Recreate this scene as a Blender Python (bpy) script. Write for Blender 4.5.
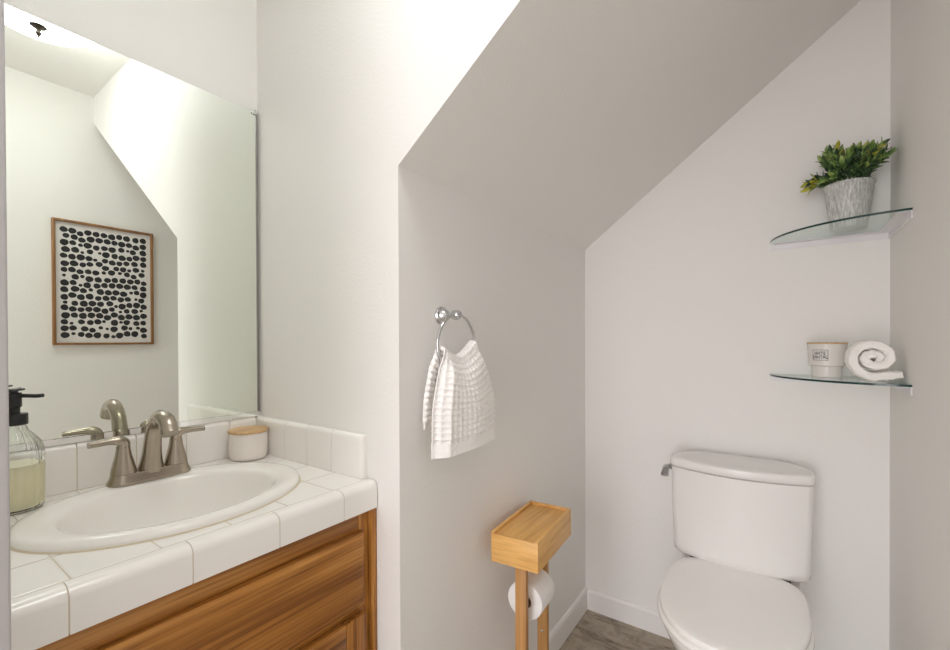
import bpy, bmesh, math, random
from mathutils import Vector, Matrix
random.seed(7)
for o in list(bpy.data.objects): bpy.data.objects.remove(o, do_unlink=True)
SC = bpy.context.scene
COL = SC.collection
PI = math.pi

# ------------------------------------------------------------------ camera
F_PX, CY, YAW, PITCH, ROLL = 433.09, 343.72, 0.61123, -0.0065, 0.00395
CAM = Vector((1.2898, -0.6997, 1.19))
fwd0 = Vector((-math.sin(YAW), math.cos(YAW), 0)); right0 = Vector((math.cos(YAW), math.sin(YAW), 0)); up0 = Vector((0, 0, 1))
fwd = fwd0*math.cos(PITCH) + up0*math.sin(PITCH)
up1 = up0*math.cos(PITCH) - fwd0*math.sin(PITCH)
rt = right0*math.cos(ROLL) - up1*math.sin(ROLL)
up = right0*math.sin(ROLL) + up1*math.cos(ROLL)
cd = bpy.data.cameras.new('camera'); cam = bpy.data.objects.new('camera', cd); COL.objects.link(cam)
M4 = Matrix((rt, up, -fwd)).transposed().to_4x4(); M4.translation = CAM
cam.matrix_world = M4
cd.sensor_width = 36; cd.lens = F_PX/950*36; cd.shift_y = (CY-325)/950; cd.clip_start = 0.01
SC.camera = cam

# ------------------------------------------------------------------ light and exposure
world = bpy.data.worlds.new('world'); SC.world = world; world.use_nodes = True
bgn = world.node_tree.nodes['Background']
bgn.inputs[1].default_value = 6.4
wn = world.node_tree.nodes; wl = world.node_tree.links          # added ambient fill from an unseen hall, stronger from above than below
wt = wn.new('ShaderNodeTexCoord'); wsx = wn.new('ShaderNodeSeparateXYZ'); wr = wn.new('ShaderNodeValToRGB')
wmr = wn.new('ShaderNodeMapRange'); wmr.inputs[1].default_value = -0.6; wmr.inputs[2].default_value = 0.4
wl.new(wt.outputs['Generated'], wsx.inputs[0]); wl.new(wsx.outputs[2], wmr.inputs[0]); wl.new(wmr.outputs[0], wr.inputs[0])
wr.color_ramp.elements[0].color = (0.50, 0.47, 0.47, 1); wr.color_ramp.elements[1].color = (0.98, 0.965, 1.0, 1)
wl.new(wr.outputs[0], bgn.inputs[0])
DOME_STRENGTH = 14.5
DOME_COLOR = (0.95, 0.98, 0.97)
# added ambient fill enters by an unseen doorway, sized and set back for evenness
pl = bpy.data.lights.new('doorway_fill', 'AREA'); pl.shape = 'RECTANGLE'; pl.size = 1.14; pl.size_y = 2.20
pl.cycles.is_portal = True
plo = bpy.data.objects.new('doorway_fill', pl); COL.objects.link(plo)
plo.location = (0.97, -2.72, 1.10); plo.rotation_euler = (PI/2, 0, 0)
SC.view_settings.view_transform = 'Standard'; SC.view_settings.look = 'None'
SC.view_settings.exposure = 0.05; SC.view_settings.gamma = 1.0; SC.view_settings.use_curve_mapping = False
cy = SC.cycles
cy.use_denoising = True
cy.max_bounces = 16; cy.diffuse_bounces = 10; cy.glossy_bounces = 8; cy.transmission_bounces = 12; cy.transparent_max_bounces = 16
cy.caustics_reflective = True; cy.caustics_refractive = True; cy.blur_glossy = 0.05; cy.sample_clamp_indirect = 8.0

# ------------------------------------------------------------------ room measures (metres)
XB, YC, XE = 0.5905, 1.159, 1.576
Z1, Z1B, ZS, ZSB, H, HB = 1.584, 1.595, 2.302, 2.331, 2.4365, 0.091
XM = 0.007
YL = -0.605          # side wall left of the vanity
YE = -2.70           # unseen doorway wall behind the camera, set far back for even fill

# ------------------------------------------------------------------ helpers
def new_bm(): return bmesh.new()

def obj(name, bm, mats, parent=None, loc=(0, 0, 0), smooth=35):
    """links bm (built in world space) as ONE mesh object, origin at loc / at the parent's place"""
    off = Vector(parent['_o']) if parent is not None else Vector(loc)
    if not isinstance(mats, (list, tuple)): mats = [mats]
    bm.normal_update()
    me = bpy.data.meshes.new(name)
    for v in bm.verts: v.co -= off
    bm.to_mesh(me); bm.free()
    for m in mats: me.materials.append(m)
    if smooth is not None:
        me.polygons.foreach_set('use_smooth', [True]*len(me.polygons))
        if smooth < 180: me.set_sharp_from_angle(angle=math.radians(smooth))
    o = bpy.data.objects.new(name, me); COL.objects.link(o)
    o['_o'] = tuple(off)
    if parent is not None: o.parent = parent
    else: o.location = off
    return o

def tag(o, label, cat, group=None):
    o['label'] = label; o['category'] = cat
    if group: o['group'] = group
    return o

def thing(name, label, cat, loc, group=None):
    o = bpy.data.objects.new(name, None); COL.objects.link(o); o.location = loc; o['_o'] = tuple(loc)
    o.empty_display_size = 0.05
    return tag(o, label, cat, group)

def struct(name, bm, m, smooth=None):
    o = obj(name, bm, m, smooth=smooth); o['kind'] = 'structure'; return o

def box(bm, a, b, bevel=0.0, seg=2, mi=0):
    a, b = Vector(a), Vector(b)
    c = (a+b)/2; s = b-a
    r = bmesh.ops.create_cube(bm, size=1, matrix=Matrix.Translation(c) @ Matrix.Diagonal((abs(s.x), abs(s.y), abs(s.z), 1)))
    vs = r['verts']
    fs = {f for v in vs for f in v.link_faces}
    for f in fs: f.material_index = mi
    if bevel > 0:
        es = list({e for v in vs for e in v.link_edges})
        bmesh.ops.bevel(bm, geom=es, offset=bevel, segments=seg, profile=0.5, affect='EDGES', clamp_overlap=True)
    return vs

def prism(bm, pts, d, mi=0):
    """closed polygon pts (3D, planar) extruded by vector d"""
    d = Vector(d); n = len(pts)
    a = [bm.verts.new(Vector(p)) for p in pts]; b = [bm.verts.new(Vector(p)+d) for p in pts]
    fs = [bm.faces.new(a), bm.faces.new(b[::-1])]
    for i in range(n): fs.append(bm.faces.new((a[i], b[i], b[(i+1) % n], a[(i+1) % n])))
    for f in fs: f.material_index = mi
    bmesh.ops.recalc_face_normals(bm, faces=fs)
    return a+b

def loft(bm, rings, closed=True, cap0=True, cap1=True, mi=0):
    """rings: list of equal length lists of points"""
    vs = [[bm.verts.new(Vector(p)) for p in r] for r in rings]
    fs = []
    n = len(vs[0])
    for i in range(len(vs)-1):
        for j in range(n if closed else n-1):
            k = (j+1) % n
            fs.append(bm.faces.new((vs[i][j], vs[i][k], vs[i+1][k], vs[i+1][j])))
    if cap0: fs.append(bm.faces.new(vs[0][::-1]))
    if cap1: fs.append(bm.faces.new(vs[-1]))
    for f in fs: f.material_index = mi
    bmesh.ops.recalc_face_normals(bm, faces=fs)
    return vs

def lathe(bm, prof, c=(0, 0, 0), n=40, axis=(0, 0, 1), mi=0, cap0=True, cap1=True, rad=None):
    """prof: (radius, height) pairs along axis from c"""
    c = Vector(c); q = Vector((0, 0, 1)).rotation_difference(Vector(axis).normalized())
    rings = []
    for r, h in prof:
        ring = []
        for k in range(n):
            t = 2*PI*k/n
            rr = r*(rad(t, h) if rad else 1)
            ring.append(c + q @ Vector((rr*math.cos(t), rr*math.sin(t), h)))
        rings.append(ring)
    return loft(bm, rings, True, cap0, cap1, mi)

def tube(bm, pts, radii, n=12, mi=0, squash=1.0, cap=True):
    pts = [Vector(p) for p in pts]
    if not isinstance(radii, (list, tuple)): radii = [radii]*len(pts)
    rings = []; ref = None
    for i, p in enumerate(pts):
        t = (pts[min(i+1, len(pts)-1)] - pts[max(i-1, 0)]).normalized()
        if ref is None:
            ref = t.cross(Vector((0, 0, 1)))
            if ref.length < 1e-3: ref = t.cross(Vector((0, 1, 0)))
            ref.normalize()
        ref = (ref - t*ref.dot(t)).normalized()
        bn = t.cross(ref)
        rings.append([p + (ref*math.cos(2*PI*k/n) + bn*math.sin(2*PI*k/n)*squash)*radii[i] for k in range(n)])
    return loft(bm, rings, True, cap, cap, mi)

def bez(p, n=16):
    """smooth Catmull-Rom through points p"""
    p = [Vector(x) for x in p]; out = []
    q = [p[0]*2-p[1]] + p + [p[-1]*2-p[-2]]
    for i in range(1, len(q)-2):
        for k in range(n):
            t = k/n; a, b, c, d = q[i-1], q[i], q[i+1], q[i+2]
            out.append(0.5*((2*b)+(c-a)*t+(2*a-5*b+4*c-d)*t*t+(3*b-a-3*c+d)*t**3))
    out.append(p[-1]); return out

def bz1(v, n=16): return [x.x for x in bez([(a, 0, 0) for a in v], n)]

# ------------------------------------------------------------------ materials
def mat(name, color, rough=0.5, metal=0.0, **kw):
    m = bpy.data.materials.new(name); m.use_nodes = True
    b = m.node_tree.nodes['Principled BSDF']
    b.inputs['Base Color'].default_value = (*color, 1); b.inputs['Roughness'].default_value = rough; b.inputs['Metallic'].default_value = metal
    for k, v in kw.items(): b.inputs[k.replace('_', ' ')].default_value = v
    return m

def N(m, t, **kw):
    n = m.node_tree.nodes.new(t)
    for k, v in kw.items():
        if k in n.inputs: n.inputs[k].default_value = v
        else: setattr(n, k, v)
    return n
def L(m, a, b): m.node_tree.links.new(a, b)
def P(m): return m.node_tree.nodes['Principled BSDF']
def coords(m, scale=(1, 1, 1), rot=(0, 0, 0)):
    tc = N(m, 'ShaderNodeTexCoord'); mp = N(m, 'ShaderNodeMapping'); mp.inputs['Scale'].default_value = scale; mp.inputs['Rotation'].default_value = rot
    L(m, tc.outputs['Object'], mp.inputs['Vector']); return mp.outputs['Vector']
def ramp(m, fac, stops):
    r = N(m, 'ShaderNodeValToRGB'); e = r.color_ramp.elements
    while len(e) < len(stops): e.new(0.5)
    for el, (p, c) in zip(e, stops): el.position = p; el.color = (*c, 1)
    L(m, fac, r.inputs['Fac']); return r.outputs['Color']
def bump(m, h, strength, dist=0.001):
    b = N(m, 'ShaderNodeBump'); b.inputs['Strength'].default_value = strength; b.inputs['Distance'].default_value = dist
    L(m, h, b.inputs['Height']); L(m, b.outputs['Normal'], P(m).inputs['Normal'])

def wall_paint(name, color, strength=0.45, rough=0.6):
    m = mat(name, color, rough)
    v = coords(m)
    n1 = N(m, 'ShaderNodeTexNoise', Scale=130.0, Detail=3.0, Roughness=0.55); L(m, v, n1.inputs['Vector'])
    bump(m, n1.outputs['Fac'], strength, 0.0016)
    return m

WALL = wall_paint('wall_paint', (0.81, 0.80, 0.78))
CEIL = wall_paint('ceiling_paint', (0.81, 0.80, 0.78), 0.5)
TRIM = mat('trim_paint', (0.80, 0.785, 0.77), 0.4)
JAMB = mat('jamb_paint', (0.46, 0.445, 0.45), 0.4)

def stone_floor():
    m = mat('stone_vinyl', (0.3, 0.27, 0.24), 0.35)
    v = coords(m, (1, 1, 1), (0, 0, 0.6))
    w = N(m, 'ShaderNodeTexNoise', Scale=7.5, Detail=7.0, Roughness=0.6, Distortion=1.6); L(m, v, w.inputs['Vector'])
    c1 = ramp(m, w.outputs['Fac'], [(0.28, (0.17, 0.135, 0.095)), (0.44, (0.31, 0.265, 0.205)), (0.55, (0.40, 0.345, 0.27)), (0.72, (0.27, 0.215, 0.145))])
    mp2 = coords(m, (3, 14, 1), (0, 0, 1.0))
    n2 = N(m, 'ShaderNodeTexNoise', Scale=2.0, Detail=5.0, Roughness=0.6, Distortion=0.8); L(m, mp2, n2.inputs['Vector'])
    r2 = ramp(m, n2.outputs['Fac'], [(0.38, (0.5, 0.46, 0.42)), (0.45, (1, 1, 1)), (0.60, (1, 1, 1)), (0.66, (1.3, 1.25, 1.15))])
    mx = N(m, 'ShaderNodeMix', data_type='RGBA', blend_type='MULTIPLY'); mx.inputs[0].default_value = 0.8
    L(m, c1, mx.inputs[6]); L(m, r2, mx.inputs[7]); L(m, mx.outputs[2], P(m).inputs['Base Color'])
    n3 = N(m, 'ShaderNodeTexNoise', Scale=60.0, Detail=3.0); L(m, v, n3.inputs['Vector']); bump(m, n3.outputs['Fac'], 0.15)
    return m
FLOOR = stone_floor()

def wood(name, axis, dark, mid, light, rough=0.4, scale=1.0, contrast=1.0, pores=0.8):
    """straight grain running along axis"""
    m = mat(name, mid, rough)
    def stretched(across, along, detail, dist=0.0):
        sv = [across*scale]*3; sv[axis] = along*scale
        n = N(m, 'ShaderNodeTexNoise', Scale=1.0, Detail=detail, Roughness=0.55, Distortion=dist); L(m, coords(m, sv), n.inputs['Vector']); return n.outputs['Fac']
    a, b, c3 = stretched(75, 1.6, 3.0, 0.25), stretched(17, 0.9, 2.0, 0.6), stretched(190, 4, 2.0)
    mx = N(m, 'ShaderNodeMix', data_type='FLOAT'); mx.inputs[0].default_value = 0.5; L(m, a, mx.inputs[2]); L(m, b, mx.inputs[3])
    w = 0.125/contrast
    c = ramp(m, mx.outputs[0], [(0.5-w, dark), (0.5, mid), (0.5+w, light)])
    p = ramp(m, c3, [(0.36, (0.58, 0.50, 0.40)), (0.50, (1, 1, 1))])
    mm = N(m, 'ShaderNodeMix', data_type='RGBA', blend_type='MULTIPLY'); mm.inputs[0].default_value = pores
    L(m, c, mm.inputs[6]); L(m, p, mm.inputs[7]); L(m, mm.outputs[2], P(m).inputs['Base Color'])
    bump(m, c3, 0.06)
    return m
OAK_D, OAK_M, OAK_L = (0.20, 0.068, 0.008), (0.38, 0.155, 0.027), (0.52, 0.25, 0.06)
OAK_Y = wood('golden_oak_lengthwise', 1, OAK_D, OAK_M, OAK_L, 0.35)
OAK_Z = wood('golden_oak_upright', 2, OAK_D, OAK_M, OAK_L, 0.35)
BAM_D, BAM_M, BAM_L = (0.60, 0.31, 0.085), (0.76, 0.43, 0.135), (0.82, 0.50, 0.18)
BAMBOO_Y = wood('bamboo_lengthwise', 1, BAM_D, BAM_M, BAM_L, 0.4, 0.9, 0.8, 0.28)
BAMBOO_X = wood('bamboo_crosswise', 0, BAM_D, BAM_M, BAM_L, 0.4, 0.9, 0.8, 0.28)
BAMBOO_Z = wood('bamboo_upright', 2, (0.33, 0.15, 0.04), (0.47, 0.24, 0.08), (0.55, 0.31, 0.11), 0.4, 0.9, 0.8, 0.28)
ACACIA = wood('light_wood_lid', 1, (0.42, 0.24, 0.10), (0.60, 0.39, 0.2), (0.68, 0.48, 0.27), 0.5, 1.2, 0.8, 0.4)
FRAME_WOOD = wood('picture_frame_wood', 2, (0.20, 0.09, 0.03), (0.28, 0.135, 0.048), (0.34, 0.18, 0.07), 0.5, 1.0, 0.7)

CERAMIC = mat('white_glazed_ceramic', (0.84, 0.825, 0.80), 0.12)
def tile_mat(name, ox, oy):
    """glazed white tile field: 108 mm squares with thin tan grout joints"""
    m = mat(name, (0.84, 0.82, 0.79), 0.15)
    tc = N(m, 'ShaderNodeTexCoord'); sp = N(m, 'ShaderNodeSeparateXYZ'); L(m, tc.outputs['Object'], sp.inputs[0])
    ds = []
    for i, o_ in ((0, ox), (1, oy)):
        a = N(m, 'ShaderNodeMath', operation='SUBTRACT'); L(m, sp.outputs[i], a.inputs[0]); a.inputs[1].default_value = o_-0.054
        f = N(m, 'ShaderNodeMath', operation='FLOORED_MODULO'); L(m, a.outputs[0], f.inputs[0]); f.inputs[1].default_value = 0.108
        b = N(m, 'ShaderNodeMath', operation='SUBTRACT'); L(m, f.outputs[0], b.inputs[0]); b.inputs[1].default_value = 0.054
        c = N(m, 'ShaderNodeMath', operation='ABSOLUTE'); L(m, b.outputs[0], c.inputs[0]); ds.append(c)
    mn = N(m, 'ShaderNodeMath', operation='MINIMUM'); L(m, ds[0].outputs[0], mn.inputs[0]); L(m, ds[1].outputs[0], mn.inputs[1])
    r = N(m, 'ShaderNodeMapRange'); L(m, mn.outputs[0], r.inputs[0]); r.inputs[1].default_value = 0.0005; r.inputs[2].default_value = 0.0014
    mx = N(m, 'ShaderNodeMix', data_type='RGBA'); L(m, r.outputs[0], mx.inputs[0]); mx.inputs[6].default_value = (0.60, 0.52, 0.42, 1); mx.inputs[7].default_value = (0.84, 0.82, 0.79, 1)
    L(m, mx.outputs[2], P(m).inputs['Base Color'])
    r2 = N(m, 'ShaderNodeMapRange'); L(m, mn.outputs[0], r2.inputs[0]); r2.inputs[1].default_value = 0.0008; r2.inputs[2].default_value = 0.004
    bump(m, r2.outputs[0], 0.6, 0.001)
    return m
TILE = mat('white_glazed_tile', (0.84, 0.82, 0.79), 0.15)
GROUT = mat('tan_grout', (0.62, 0.54, 0.44), 0.9)
CAULK = mat('aged_caulk', (0.62, 0.54, 0.40), 0.7)
PORCELAIN = mat('white_porcelain', (0.82, 0.80, 0.765), 0.1)
TOILET_M = mat('toilet_porcelain', (0.82, 0.81, 0.79), 0.1)
SEAT_M = mat('toilet_seat_plastic', (0.93, 0.92, 0.905), 0.22)
NICKEL = mat('brushed_nickel', (0.43, 0.375, 0.31), 0.24, 1.0)
CHROME = mat('polished_chrome', (0.62, 0.62, 0.63), 0.06, 1.0)
POLISHED = mat('polished_channel', (0.86, 0.87, 0.85), 0.04, 1.0)
LEVER_M = mat('lever_chrome', (0.50, 0.50, 0.51), 0.12, 1.0)
SATIN = mat('satin_aluminium', (0.72, 0.72, 0.72), 0.25, 1.0)
DARK_GAP = mat('dark_rubber', (0.05, 0.045, 0.04), 0.7)
BLACK_P = mat('black_plastic', (0.012, 0.012, 0.013), 0.35)
BRONZE = mat('dark_bronze', (0.06, 0.05, 0.04), 0.4, 0.8)
MIRROR_M = mat('silvered_mirror', (0.875, 0.915, 0.85), 0.0, 1.0)
BEVEL_DARK = mat('bevel_dark_reflection', (0.30, 0.29, 0.28), 0.35, 0.8)  # dark reflection of the mirror's polished bevel, put into the colour
MIRROR_EDGE = mat('mirror_edge', (0.30, 0.32, 0.30), 0.3, 0.6)
PAPER = mat('toilet_tissue', (0.88, 0.87, 0.86), 0.95)
CARD = mat('brown_cardboard', (0.25, 0.17, 0.10), 0.9)
INK = mat('black_ink', (0.015, 0.015, 0.017), 0.7)
PRINT = mat('print_paper', (0.72, 0.69, 0.68), 0.7)

def thin_glass(name, tint, refl=0.06):
    m = bpy.data.materials.new(name); m.use_nodes = True; nt = m.node_tree; nt.nodes.clear()
    o = nt.nodes.new('ShaderNodeOutputMaterial'); t = nt.nodes.new('ShaderNodeBsdfTransparent'); t.inputs[0].default_value = (*tint, 1)
    g = nt.nodes.new('ShaderNodeBsdfGlossy'); g.inputs['Roughness'].default_value = 0.02
    fr = nt.nodes.new('ShaderNodeFresnel'); fr.inputs['IOR'].default_value = 1.4
    mx = nt.nodes.new('ShaderNodeMixShader'); ge = nt.nodes.new('ShaderNodeNewGeometry'); mm = nt.nodes.new('ShaderNodeMath'); mm.operation = 'SUBTRACT'; mm.use_clamp = True; nt.links.new(fr.outputs[0], mm.inputs[0]); nt.links.new(ge.outputs['Backfacing'], mm.inputs[1]); nt.links.new(mm.outputs[0], mx.inputs[0]); nt.links.new(t.outputs[0], mx.inputs[1]); nt.links.new(g.outputs[0], mx.inputs[2])
    nt.links.new(mx.outputs[0], o.inputs[0]); return m
SHELF_GLASS = thin_glass('clear_shelf_glass', (0.93, 0.975, 0.955))
SHELF_EDGE = mat('green_glass_edge', (0.012, 0.045, 0.042), 0.1)
RAIL_M = mat('white_shelf_rail', (0.74, 0.73, 0.755), 0.3)
BOTTLE_GLASS = mat('clear_bottle_glass', (0.985, 0.995, 0.985), 0.02, 0, Transmission_Weight=1.0, IOR=1.38)
LIQUID = mat('pale_yellow_soap', (0.90, 0.86, 0.65), 0.3, 0, Transmission_Weight=0.1, IOR=1.33)
CANDLE_GLASS = mat('frosted_grey_glass', (0.73, 0.70, 0.67), 0.25)
LABEL_P = mat('label_paper', (0.70, 0.68, 0.66), 0.7)
def cloth(name, c, sc=900.0, st=0.5):
    m = mat(name, c, 0.95); P(m).inputs['Sheen Weight'].default_value = 0.3
    n = N(m, 'ShaderNodeTexNoise', Scale=sc, Detail=2.0); L(m, coords(m), n.inputs['Vector']); bump(m, n.outputs['Fac'], st, 0.001)
    return m
TOWEL_M = cloth('white_waffle_cotton', (0.93, 0.91, 0.89))
TERRY = cloth('white_terry_cotton', (0.92, 0.895, 0.87), 420.0, 1.0)
def speckled():
    m = mat('speckled_white_stoneware', (0.78, 0.73, 0.69), 0.55)
    v = N(m, 'ShaderNodeTexVoronoi', Scale=160.0); L(m, coords(m), v.inputs['Vector'])
    c = ramp(m, v.outputs['Distance'], [(0.0, (0.62, 0.55, 0.50)), (0.25, (0.79, 0.74, 0.70))]); L(m, c, P(m).inputs['Base Color']); return m
STONEWARE = speckled()
def galvanised():
    m = mat('galvanised_steel', (0.45, 0.45, 0.45), 0.55, 0.15)
    n = N(m, 'ShaderNodeTexNoise', Scale=1.0, Detail=4.0, Roughness=0.7); L(m, coords(m, (230, 230, 26)), n.inputs['Vector'])
    c = ramp(m, n.outputs['Fac'], [(0.30, (0.30, 0.30, 0.29)), (0.50, (0.52, 0.52, 0.51)), (0.66, (0.80, 0.80, 0.79))]); L(m, c, P(m).inputs['Base Color'])
    return m
GALV = galvanised()
def leaf_mat(name, a, b, c):
    m = mat(name, b, 0.5)
    n = N(m, 'ShaderNodeTexNoise', Scale=28.0, Detail=2.0); L(m, coords(m), n.inputs['Vector'])
    col = ramp(m, n.outputs['Fac'], [(0.35, a), (0.5, b), (0.65, c)]); L(m, col, P(m).inputs['Base Color']); return m
LEAF_D = leaf_mat('dark_green_leaf', (0.028, 0.055, 0.028), (0.05, 0.10, 0.035), (0.10, 0.17, 0.05))
LEAF_L = leaf_mat('light_green_leaf', (0.10, 0.20, 0.045), (0.20, 0.32, 0.075), (0.34, 0.42, 0.13))
LEAF_Y = leaf_mat('yellow_green_leaf', (0.35, 0.36, 0.03), (0.48, 0.45, 0.04), (0.42, 0.42, 0.10))
SOIL = mat('dark_moss', (0.03, 0.035, 0.02), 0.95)
def dome_mat():
    m = bpy.data.materials.new('lit_opal_glass'); m.use_nodes = True; nt = m.node_tree; nt.nodes.clear()
    o = nt.nodes.new('ShaderNodeOutputMaterial'); e = nt.nodes.new('ShaderNodeEmission')
    e.inputs[0].default_value = (*DOME_COLOR, 1); e.inputs[1].default_value = DOME_STRENGTH
    nt.links.new(e.outputs[0], o.inputs[0]); return m
DOME = dome_mat()

# ------------------------------------------------------------------ the setting
bm = new_bm(); box(bm, (-0.1, YE-0.1, -0.06), (XE+0.1, YC+0.1, 0)); struct('floor', bm, FLOOR)
bm = new_bm(); box(bm, (-0.1, YE-0.1, H), (XE+0.1, 0.0, H+0.08)); struct('ceiling', bm, CEIL)
bm = new_bm(); box(bm, (-0.1, YL, 0), (0, 0.0, H)); struct('wall_left', bm, WALL)          # behind the mirror
bm = new_bm()                                                                             # wall the mirror wall runs into, with the slope cut out of it
prism(bm, [(-0.1, 0, 0), (XB, 0, 0), (XB, 0, Z1), (XE, 0, ZS), (XE, 0, H+0.08), (-0.1, 0, H+0.08)], (0, 0.08, 0)); struct('wall_front', bm, WALL)
bm = new_bm(); prism(bm, [(XB-0.1, 0.08, 0), (XB, 0.08, 0), (XB-0.005, YC, 0), (XB-0.1, YC, 0)], (0, 0, Z1B)); struct('wall_alcove', bm, WALL)
bm = new_bm()
k = 0.08/YC
def zl(t): return Z1+(Z1B-Z1)*t
def zr(t): return ZS+(ZSB-ZS)*t
lo = [(XB, 0.08, zl(k)), (XE, 0.08, zr(k)), (XE, YC, ZSB), (XB-0.005, YC, Z1B-0.0036)]
loft(bm, [lo, [(x, y, z+0.1) for x, y, z in lo]]); struct('ceiling_slope', bm, CEIL)
bm = new_bm(); box(bm, (XB-0.1, YC, 0), (XE+0.1, YC+0.1, ZSB+0.12)); struct('wall_back', bm, WALL)
bm = new_bm(); box(bm, (XE, YE-0.1, 0), (XE+0.1, YC, H+0.08)); struct('wall_right', bm, WALL)
bm = new_bm(); box(bm, (-0.1, YL-0.115, 0), (0.583, YL, H)); struct('wall_side', bm, WALL)
bm = new_bm(); box(bm, (0.583, YL-0.116, 0), (0.60, YL+0.0005, H), 0.0025, 3); struct('trim_2', bm, JAMB)
bm = new_bm()
box(bm, (-0.1, YE-0.1, 0), (0.40, YE, H)); box(bm, (1.54, YE-0.1, 0), (XE, YE, H)); box(bm, (0.40, YE-0.1, 2.20), (1.54, YE, H)); struct('wall_entry', bm, WALL)
bm = new_bm(); box(bm, (-0.1, YE, 0), (0, YL-0.115, H)); struct('wall_corner', bm, WALL)
# baseboards: eased top edge
def baseboard(name, a, b, nrm):
    a, b, nrm = Vector(a), Vector(b), Vector(nrm)
    prof = [(0, 0), (0.012, 0), (0.012, HB-0.013), (0.009, HB-0.004), (0.005, HB), (0, HB)]
    bm = new_bm(); pts = [a + nrm*p[0] + Vector((0, 0, p[1])) for p in prof]
    prism(bm, pts, b-a); return struct(name, bm, TRIM)
baseboard('baseboard_alcove', (XB, 0.0, 0), (XB-0.005, YC, 0), (1, 0, 0))
baseboard('baseboard_back', (XB+0.007, YC, 0), (XE-0.012, YC, 0), (0, -1, 0))
baseboard('baseboard_right', (XE, YE, 0), (XE, YC, 0), (-1, 0, 0))
# door casing round the opening behind the camera
bm = new_bm()
box(bm, (0.34, YE, 0), (0.40, YE+0.015, 2.26), 0.003); box(bm, (0.40, YE, 2.20), (1.54, YE+0.015, 2.26), 0.003)
struct('trim_1', bm, TRIM)

# ------------------------------------------------------------------ wall mirror
t = thing('wall_mirror', 'large frameless rectangular mirror above the tiled backsplash', 'mirror', (0, -0.3, 0.967))
bm = new_bm(); box(bm, (0.001, -0.602, 0.972), (XM, -0.0075, 1.876), 0.0, mi=0)
for f in bm.faces:
    if f.normal.x < 0.9: f.material_index = 1
obj('mirror_glass', bm, [MIRROR_M, MIRROR_EDGE], t, smooth=None)
bm = new_bm()   # J channel along the foot of the glass
prism(bm, [(0.001, -0.602, 0.9675), (0.0115, -0.602, 0.9675), (0.0115, -0.602, 0.981), (0.0085, -0.602, 0.981), (0.0085, -0.602, 0.9705), (0.001, -0.602, 0.9705)], (0, 0.5985, 0))
obj('bottom_channel', bm, POLISHED, t, smooth=None)
bm = new_bm(); box(bm, (0.0008, -0.0074, 0.982), (0.0088, -0.0045, 1.876)); box(bm, (0.00705, -0.0100, 0.982), (0.0088, -0.0074, 1.876)); obj('bevel_strip', bm, BEVEL_DARK, t, smooth=None)  # added strip in place of the bevel, coloured like its dark reflection
bm = new_bm(); box(bm, (0.0090, -0.022, 1.868), (0.0106, -0.008, 1.880), 0.0006); lathe(bm, [(0.0035, 0), (0.0035, 0.002), (0.002, 0.003)], (0.0095, -0.013, 1.8815), 12, (1, 0, 0))
obj('mirror_clip', bm, SATIN, t)

# ------------------------------------------------------------------ vanity cabinet
ZC, XF = 0.862, 0.520
t = thing('vanity_cabinet', 'golden oak bathroom vanity cabinet under the white tiled countertop', 'cabinet', (0.25, -0.30, 0))
bm = new_bm()
box(bm, (0.002, -0.600, 0.09), (0.482, -0.584, 0.80)); box(bm, (0.002, -0.019, 0.09), (0.482, -0.003, 0.80)); box(bm, (0.002, -0.584, 0.09), (0.482, -0.019, 0.105)); box(bm, (0.43, -0.60, 0.0), (0.445, -0.003, 0.09))
obj('carcass', bm, OAK_Z, t, smooth=None)
for a, b in ((0.725, 0.800), (0.555, 0.610), (0.09, 0.135)):
    bm = new_bm(); box(bm, (0.482, -0.562, a), (0.4995, -0.042, b), 0.0008); obj('face_frame_rail', bm, OAK_Y, t)
for a, b in ((-0.602, -0.562), (-0.042, -0.0145)):
    bm = new_bm(); box(bm, (0.482, a, 0.09), (0.500, b, 0.800), 0.0008); obj('face_frame_stile', bm, OAK_Z, t)
bm = new_bm(); box(bm, (0.482, -0.0135, 0.0), (0.516, -0.001, 0.800), 0.0015); obj('scribe_moulding', bm, OAK_Z, t)
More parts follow.
